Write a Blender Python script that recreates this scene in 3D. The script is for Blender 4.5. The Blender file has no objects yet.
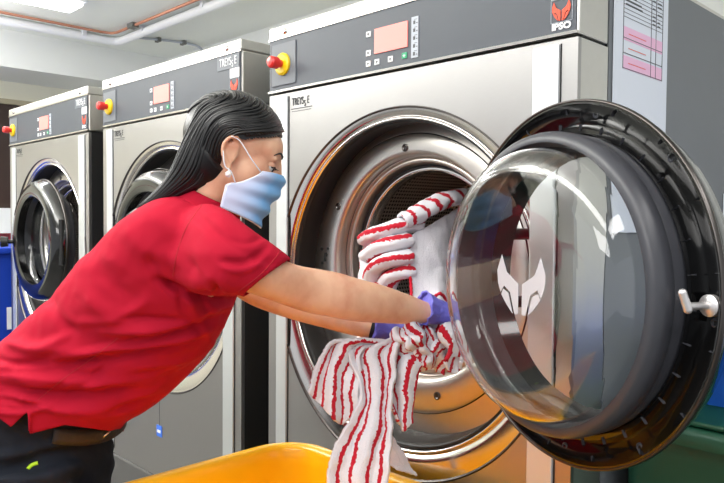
import bpy, bmesh, math, random
from mathutils import Vector, Matrix, noise
random.seed(4)
PI=math.pi
C=bpy.context.scene.collection
sc=bpy.context.scene
# ------------------------------------------------------------------ camera
CY,CH=-1.2264,0.9476
FPX=697.1
yaw,pit,rol=math.radians(45.623),math.radians(1.977),math.radians(.4453)
F=Vector((-math.sin(yaw)*math.cos(pit),math.cos(yaw)*math.cos(pit),-math.sin(pit)))
R0=Vector((math.cos(yaw),math.sin(yaw),0)); U0=R0.cross(F)
R=R0*math.cos(rol)+U0*math.sin(rol); U=U0*math.cos(rol)-R0*math.sin(rol)
CAM=Vector((0,CY,CH))
def W(x,y,d):            # a point d metres in front of the viewpoint
    return CAM+F*d+R*((x-362)/FPX*d)-U*((y-241.5)/FPX*d)
def PX(p):
    v=p-CAM; z=v.dot(F); return 362+FPX*v.dot(R)/z, 241.5-FPX*v.dot(U)/z
cd=bpy.data.cameras.new('camera'); cam=bpy.data.objects.new('camera',cd); C.objects.link(cam)
cd.sensor_width=36; cd.lens=FPX*36/724; cd.clip_start=.02
M=Matrix((( R.x,U.x,-F.x,CAM.x),(R.y,U.y,-F.y,CAM.y),(R.z,U.z,-F.z,CAM.z),(0,0,0,1)))
cam.matrix_world=M; sc.camera=cam
# ------------------------------------------------------------------ materials
def nt(name):
    m=bpy.data.materials.new(name); m.use_nodes=True; return m,m.node_tree.nodes,m.node_tree.links,m.node_tree.nodes['Principled BSDF']
def srgb(h):
    h=h.lstrip('#'); v=[int(h[i:i+2],16)/255 for i in (0,2,4)]
    return tuple((c/12.92 if c<=.04045 else ((c+.055)/1.055)**2.4) for c in v)+(1,)
def mat(name,col,rough=.5,metal=0,bump=0,bscale=50,var=0,stretch=None,coat=0,emit=0,spec=None,sheen=0,vscale=None):
    m,n,l,b=nt(name); col=srgb(col)
    b.inputs['Base Color'].default_value=col; b.inputs['Roughness'].default_value=rough; b.inputs['Metallic'].default_value=metal
    if coat: b.inputs['Coat Weight'].default_value=coat; b.inputs['Coat Roughness'].default_value=.05
    if spec is not None: b.inputs['Specular IOR Level'].default_value=spec
    if sheen: b.inputs['Sheen Weight'].default_value=sheen
    if emit: b.inputs['Emission Color'].default_value=col; b.inputs['Emission Strength'].default_value=emit
    if bump or var:
        tc=n.new('ShaderNodeTexCoord'); mp=n.new('ShaderNodeMapping'); l.new(tc.outputs['Object'],mp.inputs[0])
        if stretch: mp.inputs['Scale'].default_value=stretch
        nz=n.new('ShaderNodeTexNoise'); nz.inputs['Scale'].default_value=bscale; nz.inputs['Detail'].default_value=4
        l.new(mp.outputs[0],nz.inputs['Vector'])
        if bump:
            bp=n.new('ShaderNodeBump'); bp.inputs['Strength'].default_value=bump; bp.inputs['Distance'].default_value=.002
            l.new(nz.outputs[0],bp.inputs['Height']); l.new(bp.outputs[0],b.inputs['Normal'])
        if var:
            n2=nz
            if vscale:
                n2=n.new('ShaderNodeTexNoise'); n2.inputs['Scale'].default_value=vscale; n2.inputs['Detail'].default_value=5; l.new(tc.outputs['Object'],n2.inputs['Vector'])
            mx=n.new('ShaderNodeMix'); mx.data_type='RGBA'
            mx.inputs['A'].default_value=tuple(c*(1-var) for c in col[:3])+(1,); mx.inputs['B'].default_value=tuple(min(1,c*(1+var)) for c in col[:3])+(1,)
            l.new(n2.outputs[0],mx.inputs['Factor']); l.new(mx.outputs['Result'],b.inputs['Base Color'])
    return m
steel=mat('brushed_steel','#b6b4b3',.36,1,.04,60,.04,(1,1,18))
steel2=mat('tub_steel','#cec9c4',.33,1,.03,30,.05,(1,6,1))
steelp=mat('polished_steel','#e2dedb',.16,1)
flarem=mat('flare_steel','#d9d4d0',.17,1,.02,40)
latchm=mat('latch_metal','#d9d6d6',.35,.8)
stripm=mat('bright_strip','#dfe3e4',.42,.75)
framem=mat('dark_frame_edge','#5a5654',.3,1)
steeld=mat('worn_steel','#c2b9b1',.32,1,.04,40)
headst=mat('header_steel','#dcdad5',.42,1,.03,60,.04,(18,1,1))
panel=mat('control_panel_grey','#4b5058',.45,0,.03,300)
bodyg=mat('painted_side_grey','#73777b',.5,0,.15,400,.03,None,vscale=6)
blackr=mat('black_rubber','#161616',.45)
blackg=mat('black_gloss','#0b0b0c',.12,0,coat=.6)
greyr=mat('grey_rubber','#3c3d43',.38,0,.1,200)
dark=mat('dark_gap','#0c0c0d',.7)
redp=mat('red_plastic','#d8302c',.3,coat=.3); yelp=mat('yellow_plastic_knob','#f2cf15',.35)
disp=mat('display','#ec8a82',.4,emit=.40)
white=mat('white_print','#e9ebee',.5); greenb=mat('green_button','#35a374',.5); lgrey=mat('light_grey_print','#b4bac4',.5)
plateg=mat('plate_grey','#6c7178',.5); txtg=mat('text_grey','#55575a',.6); txtd=mat('text_dark','#35383c',.6)
orange=mat('emblem_orange','#e8563a',.5); pinkm=mat('pink_cell','#eebfdc',.6); paper=mat('paper','#dfe5ef',.6)
bluest=mat('blue_sticker','#3f72d8',.5)
yellow=mat('yellow_cart_plastic','#f7b80c',.28,0,.04,20,.04,coat=.25,vscale=4)
green=mat('green_reflection_plastic','#0e4a33',.45,0,.1,60,.15,vscale=5)
blue=mat('blue_bin_plastic','#1b3fae',.4); bluel=mat('blue_tub_plastic','#1f5cc0',.35)
wallm=mat('wall_paint','#e9ebe8',.8,0,.05,80,.02,vscale=2); ceilm=mat('ceiling_paint','#eef1ea',.85,0,.05,60,.03,vscale=2)
creamw=mat('cream_paint','#e6e4d3',.8); floorm=mat('grey_floor','#63625f',.45,0,.1,80,.12,vscale=5); plinthm=mat('concrete_plinth','#585755',.6,0,.2,60,.15,vscale=8)
browng=mat('dark_brown_glass','#3a2a26',.3); copper=mat('copper_pipe','#c58a70',.35,.4); cond=mat('white_conduit','#eef0f2',.4); condg=mat('grey_clip','#6f6f6a',.5)
fix=mat('lamp_diffuser','#ffffff',.5,emit=6)
skin,n_,l_,b_=nt('skin'); b_.inputs['Base Color'].default_value=srgb('#dba98c'); b_.inputs['Roughness'].default_value=.48
b_.inputs['Subsurface Weight'].default_value=.25; b_.inputs['Subsurface Radius'].default_value=(1,.35,.2); b_.inputs['Subsurface Scale'].default_value=.012
tc=n_.new('ShaderNodeTexCoord'); nz=n_.new('ShaderNodeTexNoise'); nz.inputs['Scale'].default_value=18; nz.inputs['Detail'].default_value=6; l_.new(tc.outputs['Object'],nz.inputs['Vector'])
cr=n_.new('ShaderNodeValToRGB'); cr.color_ramp.elements[0].color=srgb('#cf9377'); cr.color_ramp.elements[1].color=srgb('#e4b597'); cr.color_ramp.elements[0].position=.3; cr.color_ramp.elements[1].position=.6
l_.new(nz.outputs[0],cr.inputs[0]); l_.new(cr.outputs[0],b_.inputs['Base Color'])
shirt=mat('red_pique','#a6122c',.85,0,.35,700,.06,None,spec=.15,vscale=9)
seamm=mat('shirt_seam','#a30f22',.8)
navy=mat('black_trousers','#1b1f28',.85,0,.4,500,.2,spec=.2,vscale=12)
beltm=mat('patterned_belt','#2a211c',.5,0,.5,120,.5,vscale=90)
hairm=mat('black_hair','#0a0a0d',.36,0,.2,80,.2,(1,1,1),vscale=40); hairm.node_tree.nodes['Principled BSDF'].inputs['Specular IOR Level'].default_value=.5
glove=mat('violet_nitrile','#6c69cf',.42,0,.35,60,.08,coat=.1,vscale=20)
pearl=mat('pearl','#f0e6e2',.2,coat=.5); eyew=mat('eye_white','#e8e0dc',.25); eyeb=mat('iris_brown','#2a1610',.15); lash=mat('lash','#120d0c',.6)
lip=mat('lip','#b56b62',.45); shoem=mat('black_shoe','#151515',.5); lime=mat('lime_tag','#b5dd22',.6)
# mask
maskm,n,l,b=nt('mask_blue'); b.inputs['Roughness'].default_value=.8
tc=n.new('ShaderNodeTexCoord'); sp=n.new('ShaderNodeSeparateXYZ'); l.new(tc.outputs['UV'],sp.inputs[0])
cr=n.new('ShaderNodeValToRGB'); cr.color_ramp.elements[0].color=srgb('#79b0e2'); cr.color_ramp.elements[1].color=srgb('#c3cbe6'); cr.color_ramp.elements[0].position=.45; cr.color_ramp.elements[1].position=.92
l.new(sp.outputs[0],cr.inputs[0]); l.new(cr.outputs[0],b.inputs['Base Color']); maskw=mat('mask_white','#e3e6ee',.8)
# glass
glass,n,l,b=nt('door_glass'); b.inputs['Base Color'].default_value=(.96,.98,.98,1); b.inputs['Roughness'].default_value=.0; b.inputs['Transmission Weight'].default_value=1; b.inputs['IOR'].default_value=1.47
etch=mat('etched_emblem','#b4b1b6',.5)
# towels: stripes across UV.x
def towelmat(name,period,width,red='#b80d28',plain=False,line=None):
    m,n,l,b=nt(name); b.inputs['Roughness'].default_value=.95; 
    tc=n.new('ShaderNodeTexCoord'); nz=n.new('ShaderNodeTexNoise'); nz.inputs['Scale'].default_value=160; nz.inputs['Detail'].default_value=3; l.new(tc.outputs['Object'],nz.inputs['Vector'])
    sp=n.new('ShaderNodeSeparateXYZ'); l.new(tc.outputs['UV'],sp.inputs[0])
    j=n.new('ShaderNodeMath'); j.operation='MULTIPLY_ADD'; j.inputs[1].default_value=.010; l.new(nz.outputs[0],j.inputs[0]); l.new(sp.outputs[0],j.inputs[2])
    f=n.new('ShaderNodeMath'); f.operation='PINGPONG'; f.inputs[1].default_value=period/2; l.new(j.outputs[0],f.inputs[0])
    g=n.new('ShaderNodeMath'); g.operation='LESS_THAN'; g.inputs[1].default_value=width/2; l.new(f.outputs[0],g.inputs[0])
    mx=n.new('ShaderNodeMix'); mx.data_type='RGBA'; mx.inputs['A'].default_value=srgb('#dddce3'); mx.inputs['B'].default_value=srgb(red)
    l.new(g.outputs[0],mx.inputs['Factor']); out=mx
    if line:
        h=n.new('ShaderNodeMath'); h.operation='GREATER_THAN'; h.inputs[1].default_value=line; l.new(sp.outputs[1],h.inputs[0])
        m2=n.new('ShaderNodeMix'); m2.data_type='RGBA'; l.new(h.outputs[0],m2.inputs['Factor']); l.new(mx.outputs['Result'],m2.inputs['A']); m2.inputs['B'].default_value=srgb('#b80d28'); out=m2
    l.new(out.outputs['Result'],b.inputs['Base Color'])
    n2=n.new('ShaderNodeTexNoise'); n2.inputs['Scale'].default_value=420; n2.inputs['Detail'].default_value=2; l.new(tc.outputs['Object'],n2.inputs['Vector'])
    bp=n.new('ShaderNodeBump'); bp.inputs['Strength'].default_value=.8; bp.inputs['Distance'].default_value=.003; l.new(n2.outputs[0],bp.inputs['Height']); l.new(bp.outputs[0],b.inputs['Normal'])
    return m
tw=towelmat('towel_red_stripes',.030,.0092)
twp=towelmat('towel_plain',.022,.0012,red='#cfced6')
hemr=mat('towel_hem_red','#c9132f',.95,0,1,500)
# perforated drum
drumm,n,l,b=nt('perforated_drum'); b.inputs['Metallic'].default_value=.6; b.inputs['Roughness'].default_value=.5
tc=n.new('ShaderNodeTexCoord'); mp=n.new('ShaderNodeMapping'); mp.inputs['Scale'].default_value=(170,85,1); l.new(tc.outputs['UV'],mp.inputs[0])
vo=n.new('ShaderNodeTexVoronoi'); vo.inputs['Randomness'].default_value=0; vo.inputs['Scale'].default_value=1; l.new(mp.outputs[0],vo.inputs['Vector'])
cr=n.new('ShaderNodeValToRGB'); cr.color_ramp.elements[0].color=(.005,.005,.005,1); cr.color_ramp.elements[0].position=.28; cr.color_ramp.elements[1].color=srgb('#b5aba2'); cr.color_ramp.elements[1].position=.36
l.new(vo.outputs['Distance'],cr.inputs[0]); l.new(cr.outputs[0],b.inputs['Base Color'])
# ------------------------------------------------------------------ helpers
def thing(name,label,cat,loc=(0,0,0),rz=0,group=None):
    o=bpy.data.objects.new(name,None); C.objects.link(o); o.location=loc; o.rotation_euler=(0,0,rz); o.empty_display_size=.05
    o['label']=label; o['category']=cat
    if group:o['group']=group
    return o
def tag(o,label,cat,group=None):
    o['label']=label;o['category']=cat
    if group:o['group']=group
    return o
def obj(name,bm,m,parent=None,smooth=False,bev=0,world=False,auto=None):
    me=bpy.data.meshes.new(name)
    if isinstance(bm,bpy.types.Mesh): me=bm
    else:
        bmesh.ops.recalc_face_normals(bm,faces=bm.faces) if not getattr(bm,'keepn',False) else None
        bm.to_mesh(me); bm.free()
    for x in (m if isinstance(m,(list,tuple)) else [m]): me.materials.append(x)
    if smooth: me.shade_smooth()
    if auto: me.set_sharp_from_angle(angle=math.radians(auto))
    o=bpy.data.objects.new(name,me); C.objects.link(o)
    if parent:
        o.parent=parent
        if world: o.matrix_parent_inverse=(Matrix.Translation(parent.location)@Matrix.Rotation(parent.rotation_euler.z,4,'Z')).inverted() 
    if bev:
        md=o.modifiers.new('bevel','BEVEL'); md.width=bev; md.segments=2; md.limit_method='ANGLE'
    return o
def struct(name,bm,m,**k):
    o=obj(name,bm,m,**k); o['kind']='structure'; return o
def NB(): return bmesh.new()
def box(bm,x0,x1,y0,y1,z0,z1,mi=0):
    v=[bm.verts.new(p) for p in ((x0,y0,z0),(x1,y0,z0),(x1,y1,z0),(x0,y1,z0),(x0,y0,z1),(x1,y0,z1),(x1,y1,z1),(x0,y1,z1))]
    for f in ((0,3,2,1),(4,5,6,7),(0,1,5,4),(1,2,6,5),(2,3,7,6),(3,0,4,7)):
        q=bm.faces.new([v[i] for i in f]); q.material_index=mi
    return bm
def Bx(*a): return box(NB(),*a)
def loft(bm,rings,cap0=True,cap1=True,closed=True,uv=None):
    vs=[[bm.verts.new(p) for p in r] for r in rings]; n=len(rings[0])
    for i in range(len(vs)-1):
        for j in range(n if closed else n-1):
            a,b=vs[i],vs[i+1]; k=(j+1)%n
            try: bm.faces.new((a[j],a[k],b[k],b[j]))
            except ValueError: pass
    if cap0: bm.faces.new(vs[0][::-1])
    if cap1: bm.faces.new(vs[-1])
    return vs
def lathe(bm,prof,seg=96,closed=False,axis='Y',o=(0,0,0),uv=False):
    # prof: (offset along axis, radius) or (offset, radius, cx, cz)
    rings=[]
    for p in prof:
        cx,cz=(p[2],p[3]) if len(p)>2 else (0,0)
        ring=[]
        for j in range(seg):
            t=2*PI*j/seg; a,b=p[1]*math.cos(t),p[1]*math.sin(t)
            if axis=='Y': q=(o[0]+cx+a,o[1]+p[0],o[2]+cz+b)
            elif axis=='Z': q=(o[0]+a,o[1]+b,o[2]+p[0])
            else: q=(o[0]+p[0],o[1]+a,o[2]+b)
            ring.append(q)
        rings.append(ring)
    if closed: 
        vs=[[bm.verts.new(p) for p in r] for r in rings]
        for i in range(len(vs)):
            a,b=vs[i],vs[(i+1)%len(vs)]
            for j in range(seg): bm.faces.new((a[j],a[(j+1)%seg],b[(j+1)%seg],b[j]))
    else: loft(bm,rings,False,False)
    return bm
def disc(bm,y,r,cx=0,cz=0,seg=64,o=(0,0,0),th=.004):
    loft(bm,[[(o[0]+cx+r*math.cos(2*PI*j/seg),o[1]+y+k,o[2]+cz+r*math.sin(2*PI*j/seg)) for j in range(seg)] for k in (0,th)])
    return bm
def path_tube(bm,pts,rad,seg=12,ref=None,cap=True,ell=1):
    pts=[Vector(p) for p in pts]; rings=[]
    n0=None
    for i,p in enumerate(pts):
        t=(pts[min(i+1,len(pts)-1)]-pts[max(i-1,0)]).normalized()
        if n0 is None:
            a=Vector((0,0,1)) if abs(t.z)<.9 else Vector((1,0,0)); n0=(a-t*a.dot(t)).normalized()
        else: n0=(n0-t*n0.dot(t)).normalized()
        b=t.cross(n0); r=rad[i] if isinstance(rad,(list,tuple)) else rad
        rings.append([p+n0*r*math.cos(2*PI*j/seg)*ell+b*r*math.sin(2*PI*j/seg) for j in range(seg)])
    loft(bm,rings,cap,cap)
    return bm
def cr(p0,p1,p2,p3,t):
    return .5*((2*p1)+(-p0+p2)*t+(2*p0-5*p1+4*p2-p3)*t*t+(-p0+3*p1-3*p2+p3)*t*t*t)
def spline(pts,n):
    pts=[Vector(p) for p in pts]; out=[]; m=len(pts)-1
    for i in range(n):
        u=i/(n-1)*m; k=min(int(u),m-1); t=u-k
        g=lambda q: pts[q] if 0<=q<=m else (pts[0]*2-pts[1] if q<0 else pts[m]*2-pts[m-1])
        out.append(cr(g(k-1),g(k),g(k+1),g(k+2),t))
    return out
def ball(bm,c,r,seg=24,ring=16,mtx=None):
    r=Vector(r) if not isinstance(r,(int,float)) else Vector((r,r,r))
    m=Matrix.Translation(Vector(c))@(mtx or Matrix.Identity(4))@Matrix.Diagonal((*r,1))
    bmesh.ops.create_uvsphere(bm,u_segments=seg,v_segments=ring,radius=1,matrix=m); return bm
def text(name,s,size,m,loc,parent,rot=(PI/2,0,0),bold=0,sx=1,al='CENTER'):
    cu=bpy.data.curves.new(name,'FONT'); cu.body=s; cu.size=size; cu.align_x=al; cu.align_y='CENTER'; cu.extrude=.0004; cu.offset=bold
    t=bpy.data.objects.new(name,cu); C.objects.link(t)
    dg=bpy.context.evaluated_depsgraph_get(); me=bpy.data.meshes.new_from_object(t.evaluated_get(dg)); bpy.data.objects.remove(t)
    me.materials.clear(); me.materials.append(m)
    o=bpy.data.objects.new(name,me); C.objects.link(o); o.location=loc; o.rotation_euler=rot; o.scale=(sx,1,1); o.parent=parent
    return o
def volume(bm,voxel,smooth=4):
    me=bpy.data.meshes.new('tmp'); bm.to_mesh(me); bm.free()
    o=bpy.data.objects.new('tmp',me); C.objects.link(o)
    r=o.modifiers.new('r','REMESH'); r.mode='VOXEL'; r.voxel_size=voxel; r.use_smooth_shade=True
    s=o.modifiers.new('s','SMOOTH'); s.iterations=smooth; s.factor=.5
    dg=bpy.context.evaluated_depsgraph_get(); out=bpy.data.meshes.new_from_object(o.evaluated_get(dg))
    bpy.data.objects.remove(o); out.materials.clear(); return out
# ------------------------------------------------------------------ room
FZ=-.38
struct('floor',Bx(-6.2,3.2,-4,1.9,FZ-.1,FZ),floorm)
struct('ceiling',Bx(-6.2,3.2,-4,1.9,2.3,2.4),ceilm)
struct('wall_back',Bx(-6.2,3.2,1.8,1.9,FZ,2.3),wallm)
struct('wall_left',Bx(-6.2,-6.1,-4,1.8,FZ,2.3),creamw)
struct('trim_1',Bx(-6.1,-5.5,-4,1.8,2.03,2.3),wallm)     # downstand beam
struct('plinth',Bx(-4.1,-.664,-.004,1.2,FZ,0),plinthm,bev=.01)
# window in the left wall
w=struct('window_1',Bx(-6.1,-6.08,-.6,1.0,1.0,1.84),browng)
b=NB(); box(b,-6.1,-6.04,-.66,1.06,1.84,1.88); box(b,-6.1,-6.04,-.66,-.6,1.0,1.84); box(b,-6.1,-6.04,1.0,1.06,1.0,1.84); box(b,-6.1,-6.05,.17,.21,1.0,1.84)
obj('window_frame',b,mat('tan_frame','#a59c84',.6),w)
obj('window_sill',Bx(-6.1,-5.95,-.8,1.2,.80,1.0),white,w)
struct('baseboard_left',Bx(-6.1,-6.08,-4,1.8,.74,.80),mat('red_stripe','#c2485c',.6))
# conduits
def bend(pts,r,n=8): return spline(pts,n)
t=thing('conduit','white ceiling conduit turning a corner above the far left washer','pipe',(-5.12,1.18,2.27))
b=NB(); path_tube(b,[(-5.14,-3.5,2.265),(-5.14,1.1,2.265),(-5.12,1.16,2.265),(-5.06,1.18,2.265),(-1.5,1.18,2.265)],.03,14); obj('pipe',b,cond,t,True,world=True,auto=40)
for y in (-1.0,.2,.9): obj('clip',Bx(-5.18,-5.10,y,y+.03,2.262,2.3),white,t,world=True)
for x in (-4.7,-3.9,-3.1): obj('clip',Bx(x,x+.03,1.14,1.22,2.262,2.3),white,t,world=True)
t=thing('copper_pipe','thin copper coloured pipe running beside the white ceiling conduit','pipe',(-4.98,1.05,2.285))
b=NB(); path_tube(b,[(-5.0,-3.5,2.283),(-5.0,1.0,2.283),(-4.98,1.06,2.283),(-4.93,1.08,2.283),(-1.5,1.08,2.283)],.010,10); obj('pipe',b,copper,t,True,world=True)
b=NB(); box(b,-4.72,-4.64,1.055,1.105,2.268,2.3); obj('clip',b,condg,t,world=True)
t=thing('wall_conduit','small curved grey conduit with two clips leading from ceiling to back wall','pipe',(-4.9,1.4,2.285))
b=NB(); path_tube(b,spline([(-5.0,1.2,2.285),(-4.95,1.30,2.285),(-4.88,1.48,2.285),(-4.85,1.64,2.285),(-4.86,1.74,2.265),(-4.88,1.77,2.18),(-4.88,1.77,1.9)],24),.009,10); obj('pipe',b,lgrey,t,True,world=True)
for p in ((-4.92,1.40),(-4.86,1.58)):
    b=NB(); box(b,p[0]-.03,p[0]+.03,p[1]-.012,p[1]+.012,2.27,2.3); obj('clip',b,condg,t,world=True)
def lamp(x0,x1,y0,y1,lab):
    t=thing('ceiling_light',lab,'light',((x0+x1)/2,(y0+y1)/2,2.25))
    obj('housing',Bx(x0,x1,y0,y1,2.26,2.3),white,t,world=True,bev=.005)
    obj('diffuser',Bx(x0+.02,x1-.02,y0+.02,y1-.02,2.235,2.26),fix,t,world=True,bev=.01)
lamp(-4.55,-4.3,-.7,.60,'bright rectangular ceiling light at the top left above the machines')
# ------------------------------------------------------------------ washing machine
def emblem(bm,cx,cz,s,y,th=.0006):
    # horned fox-like mark: two horns curving over a pointed face, split by slots
    def poly(pts):
        f=[bm.verts.new((cx+x*s,y,cz+z*s)) for x,z in pts]; g=[bm.verts.new((cx+x*s,y-th,cz+z*s)) for x,z in pts]
        n=len(pts); bm.faces.new(f); bm.faces.new(g[::-1])
        for i in range(n): bm.faces.new((f[i],f[(i+1)%n],g[(i+1)%n],g[i]))
    for k in (-1,1):
        poly([(k*.04,-.50),(k*.04,.02),(k*.16,.10),(k*.30,.20),(k*.42,.50),(k*.52,.22),(k*.50,.0),(k*.44,-.16),(k*.36,-.04),(k*.22,-.14),(k*.12,-.50)])
        poly([(k*.16,-.50),(k*.26,-.16),(k*.38,-.10),(k*.42,-.20),(k*.30,-.36)])
WM=.97; CX=.494
def machine(x0,lab,openrot=None,end=True,dc=None,sheet=False,sticker=False):
    t=thing('washing_machine',lab,'washing machine',(x0,0,0),0,None)
    H0,H1,HT=1.3008,1.449,1.487
    N=128
    # front panel with the big round hole
    b=NB(); z0,z1=.0,H0-.006; cz=.766; r=.446
    inner=[];outer=[]
    for j in range(N):
        a=2*PI*j/N; dx,dz=math.cos(a),math.sin(a)
        inner.append((CX+r*dx,0,cz+r*dz))
        k=min(((WM-CX) if dx>0 else CX)/max(abs(dx),1e-6),((z1-cz) if dz>0 else cz-z0)/max(abs(dz),1e-6))
        outer.append((CX+k*dx,0,cz+k*dz))
    # snap the nearest outer samples to the corners
    for cxn,czn in ((0,z0),(WM,z0),(0,z1),(WM,z1)):
        q=min(range(N),key=lambda i:(outer[i][0]-cxn)**2+(outer[i][2]-czn)**2); outer[q]=(cxn,0,czn)
    back=[(x,.012,z) for x,y,z in outer]
    loft(b,[inner,outer,back],False,False); obj('front_panel',b,steel,t)
    # side wraps, painted body
    for xa in (0,WM-.003): obj('side_edge',Bx(xa,xa+.003,.012,.12,0,H0-.006),headst if end else dark,t)
    b=NB(); box(b,.004,.012,.125,1.05,0,HT-.004); box(b,WM-.012,WM-.002,.128,1.05,0,HT-.004); box(b,.004,WM-.004,1.04,1.05,0,HT-.004); obj('side_panel',b,bodyg if end else dark,t)
    b=NB(); box(b,.006,WM-.006,.110,.130,.0,.30); box(b,.006,WM-.006,.02,.13,H0-.012,H0); box(b,.006,.02,.11,.13,0,H0);box(b,WM-.02,WM-.006,.11,.13,0,HT-.01);obj('inner_frame',b,dark,t)
    # header
    b=NB(); box(b,0,WM,0.002,.12,H0,H1+.0035); obj('header',b,headst,t,bev=.004)
    b=NB(); box(b,0,WM,-.004,.12,H1+.004,HT); obj('top_rail',b,headst,t,bev=.004)
    obj('control_panel',Bx(.004,WM-.004,-.003,.002,H0+.006,H1),panel,t,bev=.001)
    b=NB(); box(b,0,WM,-.006,.002,H0,H0+.006); box(b,0,WM,-.006,.002,H1,H1+.004); obj('panel_trim',b,steelp,t)
    obj('top_cover',Bx(.002,WM-.002,.12,1.05,HT-.004,HT+.004),headst,t)
    for x in (.075,WM-.075):
        b=NB(); loft(b,[[(x+rr*math.cos(2*PI*j/20),yy,1.468+rr*math.sin(2*PI*j/20)) for j in range(20)] for yy,rr in ((-.004,.0095),(-.007,.0085),(-.010,.005))]); s=obj('screw',b,steelp,t,True,auto=40)
    # vertical strips pressed in the front
    for xa,xb in ((.040,.088),(.874,.932)):
        b=NB(); box(b,xa,xb,-.006,0.004,.02,H0-.014); obj('edge_strip',b,stripm,t,bev=.003)
    for xa in (.089,.933): obj('strip_shadow_gap',Bx(xa,xa+.003,-.001,.003,.02,H0-.014),dark,t)
    # emergency stop
    ex,ez=.071,1.376
    obj('stop_plate',Bx(.018,.125,-.006,-.003,1.318,1.436),plateg,t,bev=.002)
    b=NB(); lathe(b,[(-.006,.0),(-.006,.031),(-.012,.031),(-.016,.026),(-.016,.0)],32,o=(ex,0,ez)); e=obj('stop_ring',b,yelp,t,True,auto=30)
    b=NB(); lathe(b,[(-.016,.011),(-.028,.011),(-.029,.0165),(-.050,.0165),(-.055,.012),(-.056,.0)],32,o=(ex,0,ez)); obj('stop_button',b,redp,t,True,auto=40)
    # display and keys
    d=obj('display',Bx(.430,.538,-.006,-.002,1.347,1.407),disp,t)
    for i,(kx,kz) in enumerate(((.408,1.399),(.408,1.353),(.408,1.327),(.438,1.327),(.483,1.327),(.528,1.328))):
        b=Bx(kx-.008,kx+.008,-.005,-.002,kz-.007,kz+.007); obj('key',b,greenb if i==5 else white,t,bev=.001)
        b=NB()
        if i<2: box(b,kx-.003,kx+.003,-.0056,-.0048,kz-.003,kz+.003)
        else: box(b,kx-.004,kx+.004,-.0056,-.0048,kz-.001,kz+.001); box(b,kx-.001,kx+.001,-.0056,-.0048,kz-.004,kz+.003)
        obj('key_symbol',b,txtg if i<5 else white,t)
    b=Bx(.550,.571,-.005,-.002,1.318,1.412); obj('program_label',b,lgrey,t)
    b=NB()
    for k in range(5):
        z=1.327+k*.018; box(b,.556,.562,-.0056,-.0048,z-.004,z+.004); box(b,.565,.569,-.0056,-.0048,z-.003,z-.001)
        box(b,.5585,.568,-.0056,-.0048,z+.006,z+.007)
    obj('program_symbols',b,txtg,t)
    # maker's marks
    obj('name_plate',Bx(.842,.962,-.005,-.002,1.403,1.445),plateg,t)
    text('name_lettering','TREYS',.036,white,(.889,-.0058,1.425),t,sx=.66); text('name_lettering','S',.030,white,(.9275,-.0058,1.416),t,sx=.66); text('name_lettering','E',.036,white,(.944,-.0058,1.425),t,sx=.66)
    obj('white_sticker',Bx(.913,.962,-.005,-.002,1.373,1.402),white,t)
    b=NB(); emblem(b,.9355,1.349,.038,-.0045); obj('emblem',b,orange,t)
    for q in ((.913,.959,1.3712,1.372),(.913,.959,1.3272,1.328),(.913,.9138,1.3272,1.372),(.9582,.959,1.3272,1.372)): obj('emblem_border',Bx(q[0],q[1],-.0046,-.003,q[2],q[3]),lgrey,t)
    text('maker_lettering','IPSO',.017,white,(.936,-.0045,1.3190),t,bold=.0008,sx=1.2)
    # small plate below the panel
    text('plate_lettering','TREYS',.030,txtd,(.130,-.001,1.266),t,sx=.62); text('plate_lettering','S',.024,txtd,(.1605,-.001,1.258),t,sx=.62); text('plate_lettering','E',.030,txtd,(.174,-.001,1.266),t,sx=.62)
    b=NB(); box(b,.100,.190,-.0012,0,1.2465,1.2485); box(b,.104,.186,-.0012,0,1.240,1.2412); obj('plate_line',b,txtg,t)
    # recess
    A=(CX,.766)
    b=NB(); lathe(b,[(0,.448,*A),(-.003,.4465,*A),(-.003,.4445,*A),(.003,.442,CX,.767)],N); obj('recess_edge',b,framem,t,True)
    b=NB(); lathe(b,[(.003,.442,CX,.767),(.004,.436,CX,.770),(.006,.418,CX-.001,.780),(.011,.407,CX-.002,.785),(.018,.404,CX-.002,.786)],N); obj('recess_flare',b,flarem,t,True)
    b=NB(); lathe(b,[(.018,.405,CX-.002,.786),(.010,.402,CX-.002,.786),(.010,.398,CX-.002,.786),(.022,.396,CX-.002,.786)],N); obj('recess_ring',b,steelp,t,True)
    b=NB(); lathe(b,[(.022,.397,CX-.003,.787),(.016,.392,CX-.003,.788),(.034,.389,CX-.004,.790),(.060,.391,CX-.008,.793),(.096,.388,CX-.010,.797)],N); obj('door_gasket',b,blackr,t,True)
    T=(CX-.024,.808)
    b=NB(); lathe(b,[(.097,.392,CX-.010,.797),(.096,.382,CX-.011,.799),(.092,.362,*T),(.090,.352,*T)],N); obj('tub_front',b,steel2,t,True)
    b=NB(); lathe(b,[(.090,.353,*T),(.098,.352,*T),(.098,.350,*T),(.087,.3495,*T)],N); obj('seam_groove',b,dark,t,True)
    b=NB(); lathe(b,[(.087,.3495,*T),(.083,.340,*T),(.082,.300,CX-.018,.818),(.083,.287,CX-.014,.823),(.090,.280,CX-.012,.827),(.112,.277,CX-.010,.829)],N); fl=obj('tub_flange',b,steel2,t,True)
    L=(CX-.002,.836)
    b=NB(); lathe(b,[(.112,.277,CX-.008,.829),(.114,.268,*L),(.104,.262,*L),(.100,.255,*L),(.106,.249,*L),(.128,.246,*L)],N); obj('tub_lip',b,steeld,t,True)
    b=NB(); lathe(b,[(.128,.247,*L),(.122,.243,*L),(.130,.238,*L)],N); obj('lip_seal',b,blackr,t,True)
    b=NB(); lathe(b,[(.132,.243,*L),(.128,.236,*L),(.132,.230,*L),(.165,.230,*L),(.172,.24,*L)],N); obj('drum_lip',b,steelp,t,True)
    b=NB(); uvl=b.loops.layers.uv.new()
    dp=[(.172,.235),(.176,.30),(.185,.325),(.60,.325),(.62,.30),(.62,.001)]
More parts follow.
